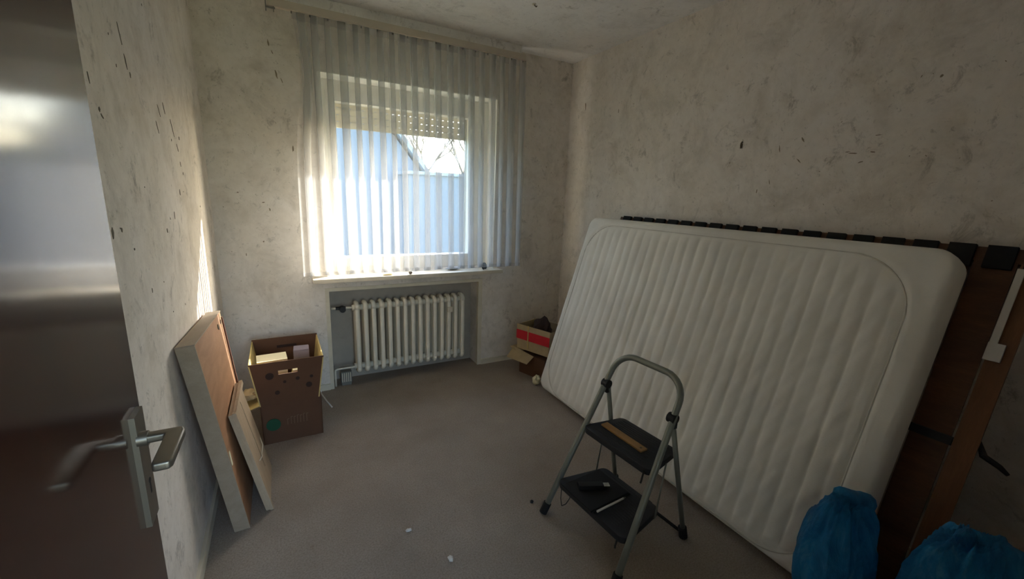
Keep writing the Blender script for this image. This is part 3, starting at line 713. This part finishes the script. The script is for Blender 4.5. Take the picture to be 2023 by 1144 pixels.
bm = new(); tube(bm, [(-.082, 0, .0045), (.07, 0, .0045)], .0045, 8); obj('shaft', bm, WPLAST, t, True); bm = new(); tube(bm, [(.07, 0, .0045), (.084, 0, .0045)], [.0045, .001], 8); obj('tip', bm, GREYPL, t, True)

# ------------------------------------------------------------------ blue sacks
def sack(label, c, rx, ry, h, seed, knot, rz=0):
    root = thing('blue_sack', label, 'sack', c, (0, 0, rz))
    bm = new(); bmesh.ops.create_icosphere(bm, subdivisions=6, radius=1)
    for v_ in bm.verts:
        p = v_.co.normalized()
        k = 1 + .20*noise.noise(p*1.6 + Vector((seed, 1, 2))) + .07*noise.noise(p*3.4 + Vector((2, seed, 5)))
        th_ = math.atan2(p.y, p.x); up_ = max(0, p.z)
        rid = 1-abs(noise.noise(Vector((math.cos(th_)*3.6+seed, math.sin(th_)*3.6, p.z*1.1)))*1.6); k += .075*rid**2*(.35+up_) - .03
        rid = 1-abs(noise.noise(Vector((p.x*6+seed*2, p.y*6, p.z*2.2)))*1.5); k += .03*rid**3
        k += .010*noise.noise(p*13 + Vector((seed, 0, 0)))
        z = p.z*k; x, y = p.x*k, p.y*k
        sq = (1-max(0, -p.z-.55)*.0)
        v_.co = Vector((x*rx*sq, y*ry*sq, max(0, (z+.78)/1.78)*h))
    obj('film', bm, FILM, root, True)
    bm = new(); n = 10
    pts = [Vector((knot[0], knot[1], knot[2])) + Vector((.016*i, -.004*i, .004*i-.0016*i*i)) for i in range(7)]
    tube(bm, pts, [.045, .036, .028, .026, .03, .034, .024], 11); obj('gathered_neck', bm, FILM, root, True)
    return root
sack('rounded blue plastic sack standing before the near end of the mattress', (1.49, .485, 0), .12, .098, .55, 3.1, (.015, .01, .515))
sack('blue plastic sack slumped at the right foreground beside the rounded sack', (1.605, .232, 0), .18, .105, .58, 8.4, (.0, .0, .53), R(-27))

# ------------------------------------------------------------------ small things
t = thing('white_cable', 'thin white cable lying on the carpet beside the radiator niche', 'cable', (.165, 3.085, 0))
bm = new(); tube(bm, [(0, 0, .004), (.012, -.08, .004), (.03, -.18, .004), (.052, -.28, .004)], .0045, 8); obj('cord', bm, WPLAST, t, True); boxo('plug', (-.012, -.012, 0), (.012, .01, .02), WPLAST, t, .003)
crumple('paper_scrap', (.389, 1.537, 0), .012, .008, .006, WPLAST, 'tiny white scrap on the carpet, farther of the two on the open floor', 'scrap', 21)
crumple('paper_scrap', (.498, 1.32, 0), .009, .015, .007, WPLAST, 'tiny white scrap on the carpet, nearest the camera', 'scrap', 22)
crumple('dirt_clump', (.955, 1.455, 0), .008, .008, .007, BLACK, 'tiny dark crumb on the carpet by the far front ladder foot', 'crumb', 23)
t = thing('wall_hook', 'small dark metal hook fixed in the right wall above the mattress', 'hook', (XR, 1.501, 1.735))
bm = new(); tube(bm, [(-.001, .004, -.014), (-.012, .0, -.01), (-.015, -.003, .002), (-.011, -.007, .012)], .0042, 8); obj('prong', bm, DARKGAP, t, True)
boxo('plate', (-.004, -.002, -.022), (-.0005, .009, .002), DARKGAP, t, .001)
t = thing('ceiling_hook', 'tiny dark wire end sticking out of the ceiling', 'hook', (1.37, 2.34, CH))
bm = new(); tube(bm, [(0, 0, 0), (.006, 0, -.01), (.016, .002, -.012), (.02, .002, -.006)], .003, 6); obj('wire', bm, DARKGAP, t, True); bm = new(); disc(bm, (0, 0, -.002), .012, (0, 0, 1), .003, 14); obj('rose', bm, OLDWHITE, t)

# ------------------------------------------------------------------ outside the window
GZ = -.9
GR = simple('garden_ground', (120, 126, 96), .95, scale=1.2)
struct(boxo('ground', (-50, -50, GZ-.1), (60, 60, GZ), GR))
FAC = simple('pale_render', (120, 130, 139), .9, var=.05, scale=2)
ROOF = simple('grey_roof_tile', (150, 158, 164), .8)
hs = thing('house', 'pale rendered neighbour house with a steep gable seen through the left pane', 'house', (-.5, 9, GZ))
bm = new(); prism(bm, [(-3.2, 0), (3.2, 0), (3.2, 2.72), (0, 6.8), (-3.2, 2.72)], 0, 7, lambda a, b, d: (a, d, b)); obj('walls', bm, FAC, hs)
for s in (-1, 1):
    bm = new(); prism(bm, [(s*3.45, 2.5), (s*3.45, 2.62), (0, 7.0), (0, 6.82)], -.15, 7.15, lambda a, b, d: (a, d, b)); obj('roof_slope', bm, ROOF, hs)
gg = thing('garage', 'low flat roofed outbuilding seen through the right pane', 'garage', (4.55, 8.0, GZ))
boxo('walls', (-2.4, 0, 0), (2.4, .8, 2.66), FAC, gg); boxo('flat_roof', (-2.43, -.04, 2.66), (2.43, .84, 2.72), ROOF, gg)
BARK = simple('bare_bark', (150, 140, 128), .9)
def tree(label, loc, h, seed):
    rnd = random.Random(seed); root = thing('bare_tree', label, 'tree', loc, group='trees behind the outbuilding')
    tr_, br = new(), new()
    def grow(bm, p, d, ln, r, lv):
        q = p + d*ln; tube(bm, [p, p.lerp(q, .5)+Vector((rnd.uniform(-.04, .04), rnd.uniform(-.04, .04), 0))*ln, q], [r, r*.85, r*.68], 6 if lv < 2 else 4)
        if lv >= 5: return
        for k in range(3 if lv < 4 else 2):
            ax = Vector((rnd.uniform(-1, 1), rnd.uniform(-1, 1), rnd.uniform(-.2, 1))).normalized(); nd = (d*1.0 + ax*.75).normalized()
            grow(br, q, nd, ln*rnd.uniform(.62, .8), r*.62, lv+1)
    grow(tr_, Vector((0, 0, 0)), Vector((0, 0, 1)), h*.3, .12, 0)
    obj('trunk', tr_, BARK, root, True); obj('branches', br, BARK, root, True)
tree('bare branched tree showing above the outbuilding roof on the left', (4.6, 16.5, GZ), 6.0, 3); tree('bare branched tree showing above the outbuilding roof on the right', (7.4, 17.5, GZ), 6.4, 5)
bpy.context.view_layer.update()
